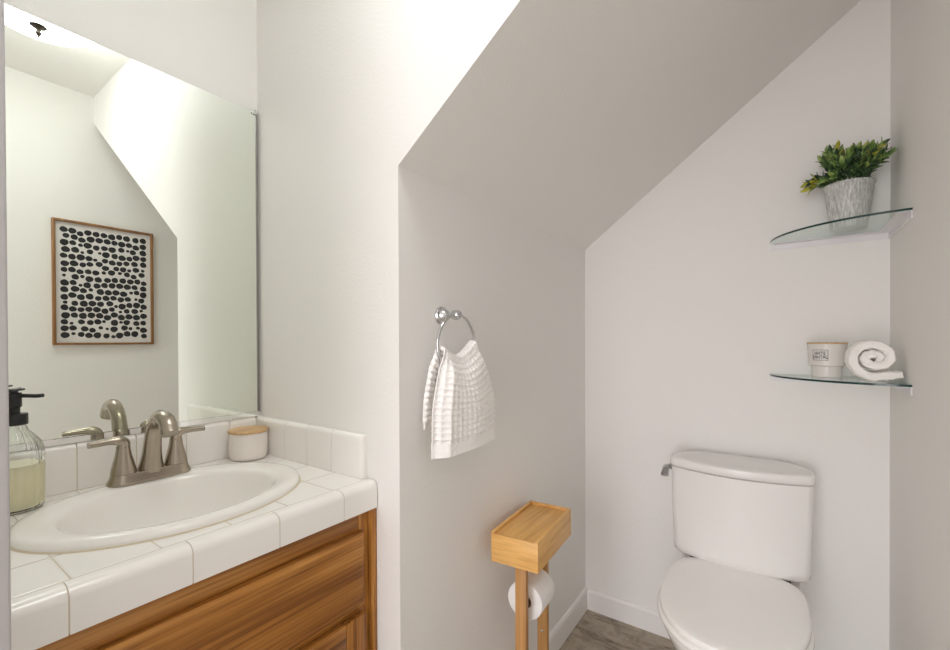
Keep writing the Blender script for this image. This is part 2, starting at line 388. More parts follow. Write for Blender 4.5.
# false drawer front with an eased (profiled) edge
def panel(bm, x0, x1, y0, y1, z0, z1, ease):
    e = ease
    r = [[(x0, y0, z0), (x0, y1, z0), (x0, y1, z1), (x0, y0, z1)],
         [(x1-0.006, y0, z0), (x1-0.006, y1, z0), (x1-0.006, y1, z1), (x1-0.006, y0, z1)],
         [(x1-0.004, y0+e*0.35, z0+e*0.35), (x1-0.004, y1-e*0.35, z0+e*0.35), (x1-0.004, y1-e*0.35, z1-e*0.35), (x1-0.004, y0+e*0.35, z1-e*0.35)],
         [(x1, y0+e, z0+e), (x1, y1-e, z0+e), (x1, y1-e, z1-e), (x1, y0+e, z1-e)]]
    loft(bm, r)
bm = new_bm(); panel(bm, 0.5005, 0.519, -0.568, -0.036, 0.590, 0.756, 0.010); obj('drawer_front', bm, OAK_Y, t, smooth=20)
for y0, y1, hy in ((-0.568, -0.304, -0.570), (-0.300, -0.036, -0.034)):
    bm = new_bm()
    w = 0.055; z0, z1 = 0.12, 0.571
    for a, b, c, d in ((y0, y0+w, z0, z1), (y1-w, y1, z0, z1)): box(bm, (0.5005, a, c), (0.519, b, d), 0.003)
    dr = obj('door', bm, OAK_Z, t)
    for c, d in ((z0, z0+w), (z1-w, z1)):
        bm = new_bm(); box(bm, (0.5005, y0+w, c), (0.519, y1-w, d), 0.003); obj('door_rail', bm, OAK_Y, dr)
    bm = new_bm(); panel(bm, 0.5045, 0.517, y0+w+0.001, y1-w-0.001, z0+w+0.001, z1-w-0.001, 0.022); obj('door_panel', bm, OAK_Z, dr, smooth=20)
    bm = new_bm(); lathe(bm, [(0.004, 0), (0.004, 0.045)], (0.504, hy, 0.505), 12); obj('hinge', bm, BRONZE, dr)

# ------------------------------------------------------------------ tiled countertop
SX, SY, SA, SB = 0.2650, -0.316, 0.1955, 0.247      # sink outline: centre and half axes
t = thing('tiled_countertop', 'white tiled vanity countertop with tan grout and low tiled backsplash', 'countertop', (0.25, -0.30, 0.80))
TILE_FIELD = tile_mat('white_tile_field', 0.054-0.25, -0.100+0.30)
bm = new_bm()
x0, x1, y0, y1 = 0.002, 0.4885, -0.603, -0.002
corner = [math.atan2(y-SY, x-SX) for x, y in ((x0, y0), (x1, y0), (x1, y1), (x0, y1))]
angs = sorted([2*PI*k/96-PI for k in range(96)] + corner)
def rect_hit(a):
    c, s = math.cos(a), math.sin(a); ts = []
    if abs(c) > 1e-9: ts.append(((x1 if c > 0 else x0)-SX)/c)
    if abs(s) > 1e-9: ts.append(((y1 if s > 0 else y0)-SY)/s)
    d = min(ts); return (SX+c*d, SY+s*d)
def ell(a, ka, kb):
    c, s = math.cos(a), math.sin(a); d = 1/math.sqrt((c/ka)**2+(s/kb)**2); return (SX+c*d, SY+s*d)
ra, rb = SA-0.012, SB-0.012
loft(bm, [[(*ell(a, ra, rb), 0.80) for a in angs], [(*rect_hit(a), 0.80) for a in angs], [(*rect_hit(a), ZC) for a in angs], [(*ell(a, ra, rb), ZC) for a in angs], [(*ell(a, ra, rb), 0.80) for a in angs]], True, False, False)
bmesh.ops.remove_doubles(bm, verts=bm.verts, dist=1e-6)
obj('tile_field', bm, TILE_FIELD, t, smooth=None)
# rounded nosing trim along the front, 150 mm pieces
def nose_prof(x0, x1, z0, z1, r=0.016, n=6):
    pr = [(x0, z0), (x1, z0)] + [(x1-r+r*math.cos(PI/2*k/n), z1-r+r*math.sin(PI/2*k/n)) for k in range(n+1)] + [(x0, z1)]
    return pr
bm = new_bm()
ys = [-0.603, -0.541, -0.3925, -0.2445, -0.0965, -0.002]
for a, b in zip(ys, ys[1:]):
    g = 0.0009
    prism(bm, [(x, a+g, z) for x, z in nose_prof(0.4905, XF, 0.8015, ZC+0.0012)], (0, b-a-2*g, 0))
prism(bm, [(x, -0.6025, z) for x, z in nose_prof(0.489, XF-0.0012, 0.8025, ZC-0.0008)], (0, 0.600, 0), 1)
obj('front_nosing', bm, [TILE, GROUT], t, smooth=30)
# backsplash on the mirror wall and along the short wall
def splash_piece(bm, u0, u1, along_y, z0, z1, th, endcap=False):
    g = 0.0011
    n = 6; r = 0.0125
    pr = [(0.001, z0), (th, z0)] + [(th-r+r*math.cos(PI/2*k/n), z1-r+r*math.sin(PI/2*k/n)) for k in range(n+1)] + [(0.001, z1)]
    if along_y: prism(bm, [(d, u0+g, z) for d, z in pr], (0, u1-u0-2*g, 0))
    elif not endcap: prism(bm, [(u0+g, -d, z) for d, z in pr], (u1-u0-2*g, 0, 0))
    else:
        rings = []
        rr = 0.010
        for k in range(n+1):
            a = PI/2*k/n; rings.append([(u1-rr+rr*math.sin(a), -(d if d < 0.002 else 0.001+(d-0.001)*(1-(1-math.cos(a))*0.65)), z0+(z-z0)*(1-0.035*(1-math.cos(a)))) for d, z in pr])
        loft(bm, [[(u0+g, -d, z) for d, z in pr]] + rings)
bm = new_bm(); ys = [-0.603, -0.530, -0.4215, -0.3125, -0.204, -0.0955, -0.0175]
for a, b in zip(ys, ys[1:]): splash_piece(bm, a, b, True, ZC+0.001, 0.9665, 0.0155)
box(bm, (0.001, -0.6025, ZC), (0.0138, -0.0178, 0.956), mi=1)
obj('back_splash', bm, [TILE, GROUT], t, smooth=30)
bm = new_bm(); xs = [0.001, 0.054, 0.161, 0.2655, 0.368]
for a, b in zip(xs, xs[1:]): splash_piece(bm, a, b, False, ZC+0.001, 0.9675, 0.0165)
splash_piece(bm, 0.368, 0.483, False, ZC+0.001, 0.9675, 0.0165, True)
box(bm, (0.001, -0.0145, ZC), (0.474, -0.001, 0.956), mi=1)
obj('side_splash', bm, [TILE, GROUT], t, smooth=30)

# ------------------------------------------------------------------ drop-in sink
t = thing('oval_sink', 'white oval drop-in sink set in the tiled countertop', 'sink', (SX, SY, ZC))
def oval(cx, cy_, a, b, z, n=80): return [(cx+a*math.cos(2*PI*k/n), cy_+b*math.sin(2*PI*k/n), z) for k in range(n)]
BX = SX+0.014
R_ = [(SX, SA-0.014, SB-0.014, 0.850), (SX, SA-0.0135, SB-0.0135, 0.8635), (SX, SA, SB, 0.8632), (SX, SA+0.0005, SB+0.0005, 0.868), (SX, SA-0.003, SB-0.003, 0.8740), (SX, SA-0.010, SB-0.010, 0.8775),
      (SX+0.002, SA-0.020, SB-0.020, 0.8785), (SX+0.008, SA-0.033, SB-0.038, 0.8770), (BX, 0.151, 0.194, 0.8755), (BX, 0.1465, 0.188, 0.8725), (BX, 0.142, 0.183, 0.865), (BX, 0.136, 0.176, 0.845),
      (BX, 0.124, 0.163, 0.81), (BX, 0.103, 0.135, 0.775), (BX, 0.070, 0.090, 0.752), (BX, 0.035, 0.040, 0.744), (BX, 0.024, 0.024, 0.742)]
inner = [(c, a, b, z) for c, a, b, z in R_]
und = [(BX, 0.024, 0.024, 0.734), (BX, 0.078, 0.098, 0.742), (BX, 0.115, 0.145, 0.766), (BX, 0.134, 0.172, 0.805), (BX, 0.145, 0.186, 0.845)]
bm = new_bm()
rings = [oval(c, SY-0.002 if abs(c-BX) < 1e-6 else SY, a, b, z) for c, a, b, z in inner+und]
loft(bm, rings+[rings[0]], True, False, False); bmesh.ops.remove_doubles(bm, verts=bm.verts, dist=1e-6)
obj('basin', bm, PORCELAIN, t, smooth=60)
bm = new_bm(); lathe(bm, [(0.0235, -0.003), (0.0235, 0.001), (0.021, 0.0025), (0.016, 0.001), (0.015, 0.003), (0.008, 0.0045), (0.0005, 0.005)], (BX, SY-0.002, 0.7425), 32); obj('drain', bm, NICKEL, t)
bm = new_bm()
loft(bm, [oval(SX, SY, SA-0.003, SB-0.003, ZC+0.0003), oval(SX, SY, SA+0.0032, SB+0.0032, ZC+0.0003), oval(SX, SY, SA+0.001, SB+0.001, ZC+0.0022), oval(SX, SY, SA-0.003, SB-0.003, ZC+0.0022), oval(SX, SY, SA-0.003, SB-0.003, ZC+0.0003)], True, False, False)
obj('caulk_bead', bm, CAULK, t)

# ------------------------------------------------------------------ faucet
FX, FY, FZ = 0.102, -0.312, 0.8782
t = thing('faucet', 'brushed nickel two-handle faucet with arched spout on the oval sink', 'faucet', (FX, FY, FZ))
def stadium(cx, cy_, hx, hy, z, n=16):
    pts = []
    for k in range(n+1): a = -PI/2+PI*k/n; pts.append((cx+hx*math.cos(a+PI/2), cy_+hy-hx+hx*math.sin(a+PI/2), z))
    for k in range(n+1): a = PI/2+PI*k/n; pts.append((cx+hx*math.cos(a+PI/2), cy_-hy+hx+hx*math.sin(a+PI/2), z))
    return pts
bm = new_bm()
loft(bm, [stadium(FX, FY, a, b, FZ+z) for a, b, z in ((0.0275, 0.0815, -0.0004), (0.0275, 0.0815, 0.003), (0.0255, 0.0790, 0.008), (0.0225, 0.0755, 0.016), (0.0215, 0.0745, 0.021), (0.0205, 0.0735, 0.0225))])
obj('base_plate', bm, NICKEL, t, smooth=50)
bm = new_bm()
path = bez([(FX+0.000, FY, FZ+0.020), (FX+0.006, FY, FZ+0.052), (FX+0.015, FY, FZ+0.095), (FX+0.028, FY, FZ+0.124), (FX+0.058, FY, FZ+0.144), (FX+0.092, FY, FZ+0.138), (FX+0.110, FY, FZ+0.113)], 8)
rad = bz1([0.0255, 0.0195, 0.0165, 0.0160, 0.0165, 0.0165, 0.0165], 8)
tube(bm, path, rad, 20)
obj('spout', bm, NICKEL, t, smooth=50)
for s in (-1, 1):
    hy = FY+s*0.0510
    bm = new_bm(); lathe(bm, [(0.0200, 0.0), (0.0235, 0.002), (0.0225, 0.010), (0.0185, 0.028), (0.0150, 0.042), (0.0130, 0.056), (0.0125, 0.061), (0.0118, 0.062)], (FX, hy, FZ+0.021), 28, cap1=True)
    hd = obj('handle', bm, NICKEL, t, smooth=50)
    bm = new_bm()
    pth = bez([(FX, hy, FZ+0.081), (FX+0.0, hy, FZ+0.089), (FX+0.001, hy+s*0.008, FZ+0.0955), (FX+0.002, hy+s*0.025, FZ+0.0965), (FX+0.004, hy+s*0.048, FZ+0.0955), (FX+0.005, hy+s*0.061, FZ+0.0955)], 6)
    tube(bm, pth, bz1([0.0124, 0.0122, 0.0105, 0.0075, 0.0065, 0.0068], 6), 16)
    obj('lever', bm, NICKEL, hd, smooth=50)

# ------------------------------------------------------------------ soap dispenser
BC = Vector((0.0670, -0.5245, ZC+0.0008))
t = thing('soap_dispenser', 'ribbed glass soap bottle with black pump at the left end of the sink', 'soap dispenser', BC)
def rib(t_, h): return 1+0.04*(abs(math.cos(9*t_))-0.5)*(1 if 0.01 < h < 0.14 else 0.3)
prof = [(0.036, 0), (0.0405, 0.003), (0.0420, 0.010), (0.0420, 0.105), (0.0412, 0.116), (0.0380, 0.130), (0.0290, 0.144), (0.0195, 0.156), (0.0165, 0.166)]
inn = [(0.0145, 0.166), (0.0170, 0.156), (0.0265, 0.143), (0.0355, 0.129), (0.0386, 0.115), (0.0394, 0.104), (0.0394, 0.012), (0.0380, 0.007)]
bm = new_bm(); lathe(bm, prof+inn, BC, 144, rad=rib); obj('bottle', bm, BOTTLE_GLASS, t, smooth=60)
bm = new_bm(); lathe(bm, [(0.0376, 0.0075), (0.0403, 0.0125), (0.0403, 0.090), (0.0400, 0.0905)], BC, 144, rad=rib); obj('liquid', bm, LIQUID, t, smooth=60)
bm = new_bm()
lathe(bm, [(0.0185, 0.1665), (0.0195, 0.1675), (0.0195, 0.1875), (0.0185, 0.1885), (0.0085, 0.1890), (0.0085, 0.200), (0.0110, 0.202), (0.0110, 0.2290), (0.0060, 0.2300), (0.0060, 0.2330), (0.0150, 0.2340), (0.0160, 0.2355), (0.0150, 0.2370), (0.0005, 0.2380)], BC, 40); pm = obj('pump', bm, BLACK_P, t, smooth=40)
bm = new_bm(); dn = Vector((0.80, 0.60, 0)).normalized()
p0 = BC+Vector((0, 0, 0.2235))
tube(bm, bez([p0+dn*0.006, p0+dn*0.025, p0+dn*0.043+Vector((0, 0, -0.0005)), p0+dn*0.0545+Vector((0, 0, 0.0005))], 5), 0.0038, 12, squash=1.0); obj('nozzle', bm, BLACK_P, pm)

# ------------------------------------------------------------------ stoneware canister with wooden lid
JC = Vector((0.068, -0.0690, ZC+0.0008))
t = thing('lidded_canister', 'small speckled off-white canister with wooden lid in the counter corner', 'canister', JC)
bm = new_bm(); lathe(bm, [(0.034, 0), (0.042, 0.0015), (0.0465, 0.006), (0.048, 0.015), (0.0485, 0.040), (0.048, 0.074), (0.0455, 0.0745), (0.045, 0.01), (0.001, 0.008)], JC, 56); obj('jar', bm, STONEWARE, t, smooth=50)
bm = new_bm(); lathe(bm, [(0.043, 0.0750), (0.0502, 0.0752), (0.0510, 0.0775), (0.0508, 0.0810), (0.0495, 0.0825), (0.0005, 0.0830)], JC, 56); obj('lid', bm, ACACIA, t)

# ------------------------------------------------------------------ towel ring and towel
RC = Vector((0.643, 0.147, 1.180)); RR = 0.0745
t = thing('towel_ring', 'chrome towel ring on a round rosette fixed to the alcove wall', 'towel ring', (XB, 0.147, 1.255))
zc = 1.254
bm = new_bm(); lathe(bm, [(0.023, 0.0006), (0.0235, 0.004), (0.0215, 0.008), (0.018, 0.010), (0.0165, 0.015), (0.013, 0.021), (0.009, 0.025), (0.0005, 0.026)], (XB, 0.147, zc), 32, (1, 0, 0)); obj('rosette', bm, CHROME, t, smooth=30)
bm = new_bm(); lathe(bm, [(0.0075, 0.020), (0.0075, 0.036), (0.010, 0.038), (0.0115, 0.042), (0.0125, 0.047), (0.0125, 0.054), (0.0100, 0.060), (0.0062, 0.0625), (0.0062, 0.0645), (0.0005, 0.0655)], (XB, 0.147, zc), 28, (1, 0, 0)); obj('post', bm, CHROME, t, smooth=30)
bm = new_bm()
n = 72; rings = []
for k in range(n):
    a = 2*PI*k/n; ctr = RC+Vector((0, RR*math.sin(a), RR*math.cos(a))); e1 = Vector((0, math.sin(a), math.cos(a)))
    rings.append([ctr + e1*0.0040*math.cos(2*PI*j/12) + Vector((1, 0, 0))*0.0040*math.sin(2*PI*j/12) for j in range(12)])
loft(bm, rings+[rings[0]], True, False, False); bmesh.ops.remove_doubles(bm, verts=bm.verts, dist=1e-6); obj('ring', bm, CHROME, t, smooth=60)

def lerp(a, b, t_): return a+(b-a)*t_
def sstep(t_): t_ = max(0, min(1, t_)); return t_*t_*(3-2*t_)
NU, NV = 182, 372
bm = new_bm()
def towel_pt(u, v):
    """u 0..1 left to right, v 0 back hem .. 0.42 over the ring .. 1 front hem"""
    top = 1.138 + 0.030*abs(2*u-1)**1.6 + 0.014*u
    yt = lerp(0.082, 0.212, u)
    if v < 0.40:                                  # back sheet
        w = 1-v/0.40                              # 0 at the top, 1 at the hem
        y = lerp(yt-0.004, lerp(0.048, 0.250, u), sstep(w*1.25)**0.8)
        z = lerp(top, 0.985+0.012*u, w)
        x = 0.632 - 0.013*sstep(w*4) + 0.0045*math.sin(u*16+w*2.2)*(1-0.4*w)
    elif v < 0.46:                                # over the bar
        a = (v-0.40)/0.06*PI
        y = yt; z = top+0.007*math.sin(a); x = 0.643-0.011*math.cos(a)
    else:
        w = (v-0.46)/0.54
        yb = lerp(0.048, 0.278, u)
        y = lerp(yt, yb, sstep(w*1.5)**0.75 if w < 0.667 else 1.0)
        z = lerp(top, 0.921+0.006*u, w)
        f = sstep(w*5)
        x = 0.654 + 0.013*f + 0.012*math.sin(u*PI)*sstep(w*2.2)*(1-0.4*w) + 0.0028*math.sin(u*9+1.2+w)*f*(1-0.55*w)
        x -= 0.024*sstep((0.16-u)/0.16)*f
    return Vector((x, y, z))
grid = [[towel_pt(i/NU, j/NV) for i in range(NU+1)] for j in range(NV+1)]
WU, WV = 13.0, 31.0                              # waffle cells
vt = []
for j in range(NV+1):
    row = []
    for i in range(NU+1):
        p = grid[j][i]
        du = grid[j][min(i+1, NU)]-grid[j][max(i-1, 0)]; dv = grid[min(j+1, NV)][i]-grid[max(j-1, 0)][i]
        nn = dv.cross(du); nn = nn.normalized() if nn.length > 1e-9 else Vector((1, 0, 0))
        u, v = i/NU, j/NV
        cell = (abs(math.sin(u*WU*PI))*abs(math.sin(v*WV*PI)))**0.65
        hem = 1 if 0.035 < v < 0.925 else 0.12
        row.append(bm.verts.new(p - nn*(0.0074*(cell-0.45))*hem*(-1 if nn.x > 9 else 1)))
    vt.append(row)
for j in range(NV):
    for i in range(NU): bm.faces.new((vt[j][i], vt[j][i+1], vt[j+1][i+1], vt[j+1][i]))
bmesh.ops.recalc_face_normals(bm, faces=bm.faces)
o = obj('hand_towel', bm, TOWEL_M, None, (0.645, 0.16, 0.92), smooth=180)
tag(o, 'white waffle-weave hand towel hanging through the chrome ring', 'towel')
md = o.modifiers.new('thickness', 'SOLIDIFY'); md.thickness = 0.0035; md.offset = 0.0

# ------------------------------------------------------------------ toilet paper stand and roll
A0 = math.radians(4.2)
wd = Vector((math.cos(A0), math.sin(A0), 0)); ld = Vector((-math.sin(A0), math.cos(A0), 0))
SCN = Vector((0.6895, 0.459, 0))
def st(w, l, z): return SCN + wd*w + ld*l + Vector((0, 0, z))
def sbox(bm, w0, w1, l0, l1, z0, z1, bev=0.0015, mi=0):
    vs = box(bm, (w0, l0, z0), (w1, l1, z1), 0)
    for v in vs: v.co = st(*v.co)
    if bev: bmesh.ops.bevel(bm, geom=list({e for v in vs for e in v.link_edges}), offset=bev, segments=2, profile=0.5, affect='EDGES')
t = thing('toilet_paper_stand', 'bamboo stand with lidded box on posts beside the toilet', 'toilet paper stand', (SCN.x, SCN.y, 0))
W2, L2, ZT0, ZT1 = 0.0705, 0.136, 0.572, 0.655
bm = new_bm()
sbox(bm, -W2, -W2+0.010, -L2+0.0102, L2-0.0102, ZT0, ZT1-0.004); sbox(bm, W2-0.010, W2, -L2+0.0102, L2-0.0102, ZT0, ZT1-0.004); sbox(bm, -W2+0.0102, W2-0.0102, -L2+0.0102, L2-0.0102, ZT0, ZT0+0.008, 0)
bx = obj('storage_box', bm, BAMBOO_Y, t)
for s in (-1, 1):
    bm = new_bm(); sbox(bm, -W2, W2, s*L2-(0.010 if s > 0 else 0), s*L2+(0.010 if s < 0 else 0), ZT0, ZT1-0.004); obj('end_panel', bm, BAMBOO_X, bx)
# sliding lid: boards inside a raised rim
bm = new_bm()
for i in range(4):
    w0 = -W2+0.0105+i*(2*W2-0.021)/4; sbox(bm, w0, w0+(2*W2-0.021)/4-0.0003, -L2+0.004, L2-0.0105, ZT1-0.012, ZT1-0.0065, 0.0006)
ldo = obj('lid', bm, BAMBOO_Y, bx)
bm = new_bm(); sbox(bm, -W2, -W2+0.0100, -L2, L2, ZT1-0.0038, ZT1+0.001, 0.001); sbox(bm, W2-0.0100, W2, -L2, L2, ZT1-0.0038, ZT1+0.001, 0.001); sbox(bm, -W2+0.0101, W2-0.0101, L2-0.010, L2, ZT1-0.0038, ZT1+0.001, 0.001); obj('rim', bm, BAMBOO_Y, bx)
for l0, wo in ((-0.103, 0.008), (0.103, -0.012)):
    bm = new_bm(); sbox(bm, wo-0.0165, wo+0.0165, l0-0.009, l0+0.009, 0.018, ZT0-0.0003); ps = obj('post', bm, BAMBOO_Z, t)
    if l0 > 0:
        for zz in (0.447, 0.262):
            bm = new_bm(); lathe(bm, [(0.0045, 0), (0.0045, 0.0012), (0.002, 0.0016)], st(wo, l0-0.0089, zz), 14, -ld); obj('screw', bm, SATIN, ps)
bm = new_bm(); sbox(bm, -0.072, 0.072, -0.135, 0.135, 0.0005, 0.018); obj('base', bm, BAMBOO_Y, t)
RZ = 0.447
bm = new_bm(); tube(bm, [st(0, -0.0935, RZ), st(0, 0.0935, RZ)], 0.007, 16); obj('rod', bm, BAMBOO_Z, t)
t = thing('toilet_paper_roll', 'white toilet paper roll on the bamboo stand rod', 'toilet paper', st(-0.012, -0.062, RZ-0.06))
bm = new_bm()
R0 = st(-0.004, -0.058, RZ-0.0095)
lathe(bm, [(0.0205, 0), (0.0515, 0), (0.0535, 0.0015), (0.0540, 0.004), (0.0540, 0.098), (0.0530, 0.101), (0.0205, 0.102), (0.0205, 0.0)], R0, 64, ld, cap0=False, cap1=False)
bmesh.ops.remove_doubles(bm, verts=bm.verts, dist=1e-6); obj('tissue', bm, PAPER, t, smooth=40)
bm = new_bm(); lathe(bm, [(0.0190, 0.001), (0.0202, 0.001), (0.0202, 0.101), (0.0190, 0.101), (0.0190, 0.001)], R0, 40, ld, cap0=False, cap1=False); obj('core', bm, CARD, t)

# ------------------------------------------------------------------ toilet
TX = 1.176
t = thing('toilet', 'white two-piece toilet with closed lid in the alcove', 'toilet', (TX, 0.80, 0))
NT = 72
def egg(hw, yb, yf, z, nb=2.9, nf=2.1, cx=TX):
    """outline of seat / bowl: square-ish back at yb, rounded front at yf"""
    yc_ = yb-(yb-yf)*0.47; pts = []
    for k in range(NT):
        a = 2*PI*k/NT; c, s = math.cos(a), math.sin(a); e = nb if s > 0 else nf
        x = hw*math.copysign(abs(c)**(2/e), c); y = (yb-yc_ if s > 0 else yc_-yf)*math.copysign(abs(s)**(2/e), s)
        pts.append((cx+x, yc_+y, z))
    return pts
# bowl with pedestal and the deck under the tank
bm = new_bm()
loft(bm, [egg(0.112, 1.06, 0.62, 0.001), egg(0.112, 1.06, 0.62, 0.02), egg(0.103, 1.055, 0.63, 0.06), egg(0.100, 1.05, 0.62, 0.15), egg(0.112, 1.05, 0.585, 0.22), egg(0.140, 1.045, 0.55, 0.29), egg(0.172, 1.03, 0.520, 0.34), egg(0.187, 1.02, 0.508, 0.375), egg(0.189, 1.02, 0.506, 0.385), egg(0.183, 1.01, 0.513, 0.392),
          egg(0.130, 0.93, 0.565, 0.392), egg(0.120, 0.92, 0.575, 0.36), egg(0.09, 0.88, 0.63, 0.28), egg(0.05, 0.83, 0.72, 0.22)])
obj('bowl', bm, TOILET_M, t, smooth=60)
def rrect(hw, y0, y1, z, r, bulge=0.0, cx=TX, n=6, m=10, rb=None):
    """rounded rectangle, front (y0) bowed towards the viewer"""
    pts = []
    rb = rb or r
    def arc(cx_, cy_, a0, r):
        for k in range(n+1): a = a0+PI/2*k/n; pts.append([cx_+r*math.cos(a), cy_+r*math.sin(a), z])
    arc(cx+hw-rb, y1-rb, 0, rb); arc(cx-hw+rb, y1-rb, PI/2, rb); arc(cx-hw+r, y0+r, PI, r)
    for k in range(1, m): pts.append([cx-hw+r+(2*hw-2*r)*k/m, y0, z])
    arc(cx+hw-r, y0+r, 1.5*PI, r)
    for p in pts:
        f = (y1-p[1])/(y1-y0); p[1] -= bulge*f*(1-((p[0]-cx)/hw)**2)
    return pts
bm = new_bm()
loft(bm, [rrect(0.125, 0.90, 1.10, 0.20, 0.03), rrect(0.160, 0.90, 1.12, 0.33, 0.03), rrect(0.174, 0.93, 1.128, 0.385, 0.02), rrect(0.174, 0.94, 1.128, 0.398, 0.02), rrect(0.169, 0.945, 1.123, 0.402, 0.018)])
obj('tank_deck', bm, TOILET_M, t, smooth=50)
bm = new_bm()
tk = [(0.172, 1.010, 1.120, 0.4235, 0.03, 0.022), (0.190, 1.000, 1.128, 0.4265, 0.03, 0.030), (0.1975, 0.993, 1.133, 0.4365, 0.026, 0.036), (0.1995, 0.990, 1.135, 0.46, 0.022, 0.040), (0.2025, 0.986, 1.138, 0.60, 0.020, 0.044), (0.2045, 0.983, 1.140, 0.736, 0.018, 0.047), (0.194, 0.99, 1.130, 0.739, 0.018, 0.04)]
loft(bm, [rrect(hw, a, b, z, r, bl) for hw, a, b, z, r, bl in tk])
tank = obj('tank', bm, TOILET_M, t, smooth=50)
bm = new_bm()
tl = [(0.199, 0.985, 1.130, 0.7405, 0.016, 0.047), (0.2065, 0.980, 1.133, 0.742, 0.016, 0.049), (0.2080, 0.978, 1.135, 0.745, 0.016, 0.050), (0.2080, 0.978, 1.135, 0.766, 0.016, 0.050), (0.2070, 0.979, 1.134, 0.7695, 0.017, 0.049), (0.204, 0.982, 1.131, 0.7715, 0.018, 0.047), (0.190, 0.995, 1.12, 0.7735, 0.02, 0.042)]
loft(bm, [rrect(hw, a, b, z, r, bl, n=10, rb=0.105) for hw, a, b, z, r, bl in tl])
obj('tank_lid', bm, TOILET_M, t, smooth=50)
bm = new_bm()   # side mounted flush lever
lathe(bm, [(0.012, 0), (0.012, 0.004), (0.008, 0.008), (0.006, 0.016)], (TX-0.2045, 1.005, 0.730), 20, (-1, 0, 0))
tube(bm, bez([(TX-0.2175, 1.012, 0.730), (TX-0.2195, 1.0, 0.731), (TX-0.2205, 0.985, 0.728), (TX-0.2205, 0.966, 0.714), (TX-0.2200, 0.958, 0.706)], 6), bz1([0.008, 0.010, 0.0115, 0.013, 0.0135], 6), 14, squash=0.55)
obj('flush_lever', bm, LEVER_M, tank, smooth=50)
for s in (-1, 1):
    bm = new_bm(); lathe(bm, [(0.013, 0), (0.013, 0.022)], (TX+s*0.135, 1.03, 0.4022), 20); obj('tank_bolt', bm, DARK_GAP, tank)
bm = new_bm()   # seat ring
oe, ie = (lambda d, z: egg(0.1930-d, 0.985-d, 0.500+d, z, 3.6)), (lambda d, z: egg(0.125+d, 0.91+d, 0.575-d, z))
loft(bm, [oe(0.004, 0.3945), oe(0, 0.398), oe(0, 0.406), oe(0.004, 0.4105), ie(0.006, 0.4105), ie(0, 0.406), ie(0, 0.396), ie(0.004, 0.3945), oe(0.004, 0.3945)], True, False, False)
bmesh.ops.remove_doubles(bm, verts=bm.verts, dist=1e-6); obj('seat', bm, SEAT_M, t, smooth=50)
bm = new_bm()
le = lambda d, z: egg(0.1865-d, 0.988-d, 0.503+d, z, 4.2)
loft(bm, [le(0.006, 0.4125), le(0.001, 0.4145), le(0, 0.418), le(0.0002, 0.4270), le(0.0015, 0.4302), le(0.005, 0.4322), le(0.03, 0.4335), le(0.11, 0.4343)])
obj('lid', bm, SEAT_M, t, smooth=50)
for s in (-1, 1):
    bm = new_bm(); box(bm, (TX+s*0.075-0.020, 0.9885, 0.4025), (TX+s*0.075+0.020, 1.008, 0.4200), 0.005, 3); obj('hinge', bm, SEAT_M, t, smooth=50)

# ------------------------------------------------------------------ corner glass shelves
def glass_shelf(zb, label, first=None):
    t = thing('glass_shelf', label, 'shelf', (XE, YC, zb), 'corner glass shelves')
    ax, ay, th, n = 0.311, 0.283, 0.006, 48
    x_, y_ = XE-0.001, YC-0.001
    out = [(x_, y_)] + [(x_-ax*math.cos(PI/2*k/n), y_-ay*math.sin(PI/2*k/n)) for k in range(n+1)]
    bm = new_bm(); lo = [bm.verts.new((x, y, zb)) for x, y in out]; hi = [bm.verts.new((x, y, zb+th)) for x, y in out]
    bm.faces.new(lo[::-1]); bm.faces.new(hi)
    for i in range(len(out)):
        k = (i+1) % len(out); f = bm.faces.new((lo[i], lo[k], hi[k], hi[i])); f.material_index = 1 if 0 < i < len(out)-1 else 0
    bmesh.ops.recalc_face_normals(bm, faces=bm.faces)
    obj('glass_panel', bm, [SHELF_GLASS, SHELF_EDGE], t, smooth=30)
    bm = new_bm()   # L-shaped support rails on both walls
    box(bm, (x_-ax+0.004, YC-0.0036, zb-0.021), (XE-0.0005, YC-0.0004, zb-0.0003), 0); box(bm, (x_-ax+0.014, YC-0.030, zb-0.0022), (XE-0.0005, YC-0.0037, zb-0.0003), 0)
    obj('rail', bm, RAIL_M, t, smooth=None)
    bm = new_bm()
    box(bm, (XE-0.0036, y_-ay+0.001, zb-0.021), (XE-0.0004, YC-0.0040, zb-0.0003), 0); box(bm, (XE-0.031, y_-ay+0.006, zb-0.0022), (XE-0.0037, YC-0.0305, zb-0.0003), 0)
    obj('rail', bm, RAIL_M, t, smooth=None)
    return t
ZU, ZL = 1.526, 1.065
glass_shelf(ZU, 'upper corner glass shelf holding the potted plant')
glass_shelf(ZL, 'lower corner glass shelf holding the candle and rolled washcloth')

